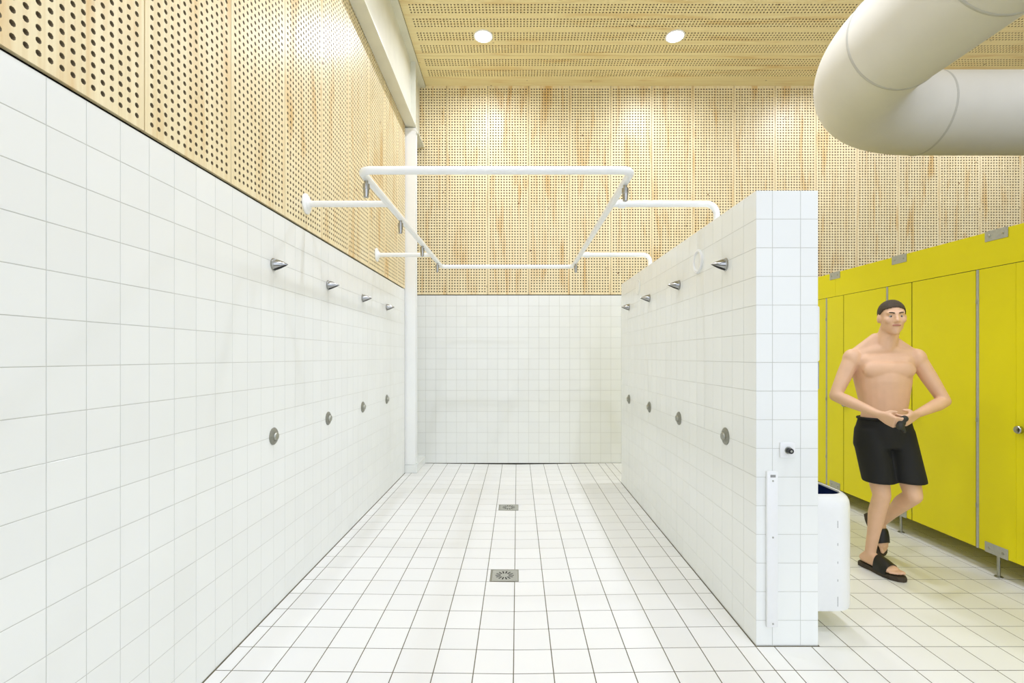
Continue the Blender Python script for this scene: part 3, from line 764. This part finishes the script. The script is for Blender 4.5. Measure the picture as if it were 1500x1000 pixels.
# clothing
sh = Blob()
def ringpts(c, rx, ry, n=24, fr=BF): return [Vector(c)+fr @ Vector((rx*math.cos(2*PI*i/n), ry*math.sin(2*PI*i/n), 0)) for i in range(n)]
sh.hull(ringpts(B(0, .005, 1.115), .163, .118)+ringpts(B(0, 0, 1.0), .190, .140)+ringpts(B(0, 0, .90), .196, .142))
for hip, knee in ((B(-.092, 0, .98), Vector((2.625, 3.555, .56))), (B(.092, 0, .98), Vector((2.80, 3.49, .575)))):
    e = hip.lerp(knee, .78)
    sh.hull(ringpts(hip+Vector((0, 0, .05)), .092, .118)+ringpts(hip-Vector((0, 0, .05)), .100, .122)+ringpts(e, .104, .106))
so = sh.skin('swim_shorts', M['cloth'], man, .008, 12)
MB().tube([B(.168*math.cos(t), .005+.123*math.sin(t), 1.108) for t in [2*PI*i/36 for i in range(36)]], .009, 8, True).build('waistband', M['cloth'], so, True)
for P in (PRf, PLf):
    ol = [(-.082, .0), (-.072, .028), (-.03, .037), (.03, .036), (.10, .049), (.165, .056), (.215, .050), (.242, .025), (.242, -.005), (.222, -.032), (.18, -.053), (.11, -.055), (.03, -.039), (-.03, -.037), (-.072, -.028)]
    k = len(ol); V = [P(a, b, .002) for a, b in ol] + [P(a*1.01, b*1.04, -.012) for a, b in ol] + [P(a, b, -.029) for a, b in ol]
    n1 = Vector(P(0, 0, 1))-Vector(P(0, 0, 0))
    fs = [tuple(range(k)), tuple(range(3*k-1, 2*k-1, -1))]
    for r in range(2): fs += [(r*k+i, (r+1)*k+i, (r+1)*k+(i+1) % k, r*k+(i+1) % k) for i in range(k)]
    V = [v+n1*.0 for v in V]
    sd = MB().add(V, fs).build('slide_sandal', M['brownrub'], man)
    mb = MB(); n = 14; prof = []
    for ax, hh, wd in ((.055, .092, .046), (.075, .094, .050), (.115, .080, .056), (.155, .060, .058)):
        for th in (0, .006):
            prof.append([P(ax, (wd+th)*math.cos(PI*j/n)+.003, -.004+(hh+th)*math.sin(PI*j/n)**.8) for j in range(n+1)])
    Vv = [p for row in prof for p in row]; q = n+1; fs = []
    for s_ in range(3):
        for j in range(n):
            a0 = (2*s_)*q+j; b0 = (2*s_+2)*q+j
            fs += [(a0, a0+1, b0+1, b0), (a0+q, b0+q, b0+q+1, a0+q+1)]
    for s_ in (0, 3):
        for j in range(n): a0 = 2*s_*q+j; fs.append((a0, a0+q, a0+q+1, a0+1))
    mb.add(Vv, fs).build('strap', M['rubber'], sd, True)
# hair cap, eyes, brows, lips
hr = Blob(); hr.ball(Hd(0, -.018, .038), (.084, .104, .094), HF)
ho = hr.skin('hair', M['hair'], man, .005, 3)
bm = bmesh.new(); bm.from_mesh(ho.data); L = rootloc(man)
dl = [v for v in bm.verts if (lambda q: q.dot(hu) < .062+.02*math.cos(q.dot(hl)*20)-.012 if q.dot(hf) > .045 else (q.dot(hu) < -.035 if q.dot(hf) < -.04 else q.dot(hu) < -.035+(q.dot(hf)+.04)*1.05))(v.co+L-hc)]
bmesh.ops.delete(bm, geom=dl, context='VERTS'); bm.to_mesh(ho.data); bm.free()
sd_ = ho.modifiers.new('thickness', 'SOLIDIFY'); sd_.thickness = .008; sd_.offset = -1
for s in (-1, 1):
    e = MB().lathe(Hd(s*.030, .0755, .006), hf, [(0, .0115), (.004, .0105), (.007, .006), (.008, .002)], 16).build('eye', M['eye'], man, True)
    MB().lathe(Hd(s*.030, .0825, .006), hf, [(0, .0062), (.0012, .0055)], 14).build('iris', M['iris'], e, True)
    MB().tube([Hd(s*(.014+.034*t), .096-.024*t*t, .028+.006*math.sin(PI*t*.8)) for t in (0, .25, .5, .75, 1)], .0042, 8).build('eyebrow', M['hair'], man, True)
MB().tube([Hd(-.023+.046*t, .0885+.006*math.sin(PI*t), -.058) for t in [k/8 for k in range(9)]], .005, 8).build('lips', M['lips'], man, True)
# what he holds
bb = Blob(); bb.ball(GR, (.031, .023, .036)); bb.ball(GR+Vector((.016, -.012, .026)), .022); bb.ball(GR+Vector((-.014, -.010, -.026)), .024); bb.cap((GR+Vector((.0, -.012, -.03)), .014), (GR+Vector((.012, -.016, -.062)), .010))
hold = bpy.data.objects.new('tmp', None); COL.objects.link(hold); hold.location = GR
bo = bb.skin('dark_bundle', M['dark'], hold, .005, 3)
bo.parent = None; bo.location = GR; bpy.data.objects.remove(hold)
tag(bo, 'small crumpled dark bundle held in both hands by the man', 'bundle')
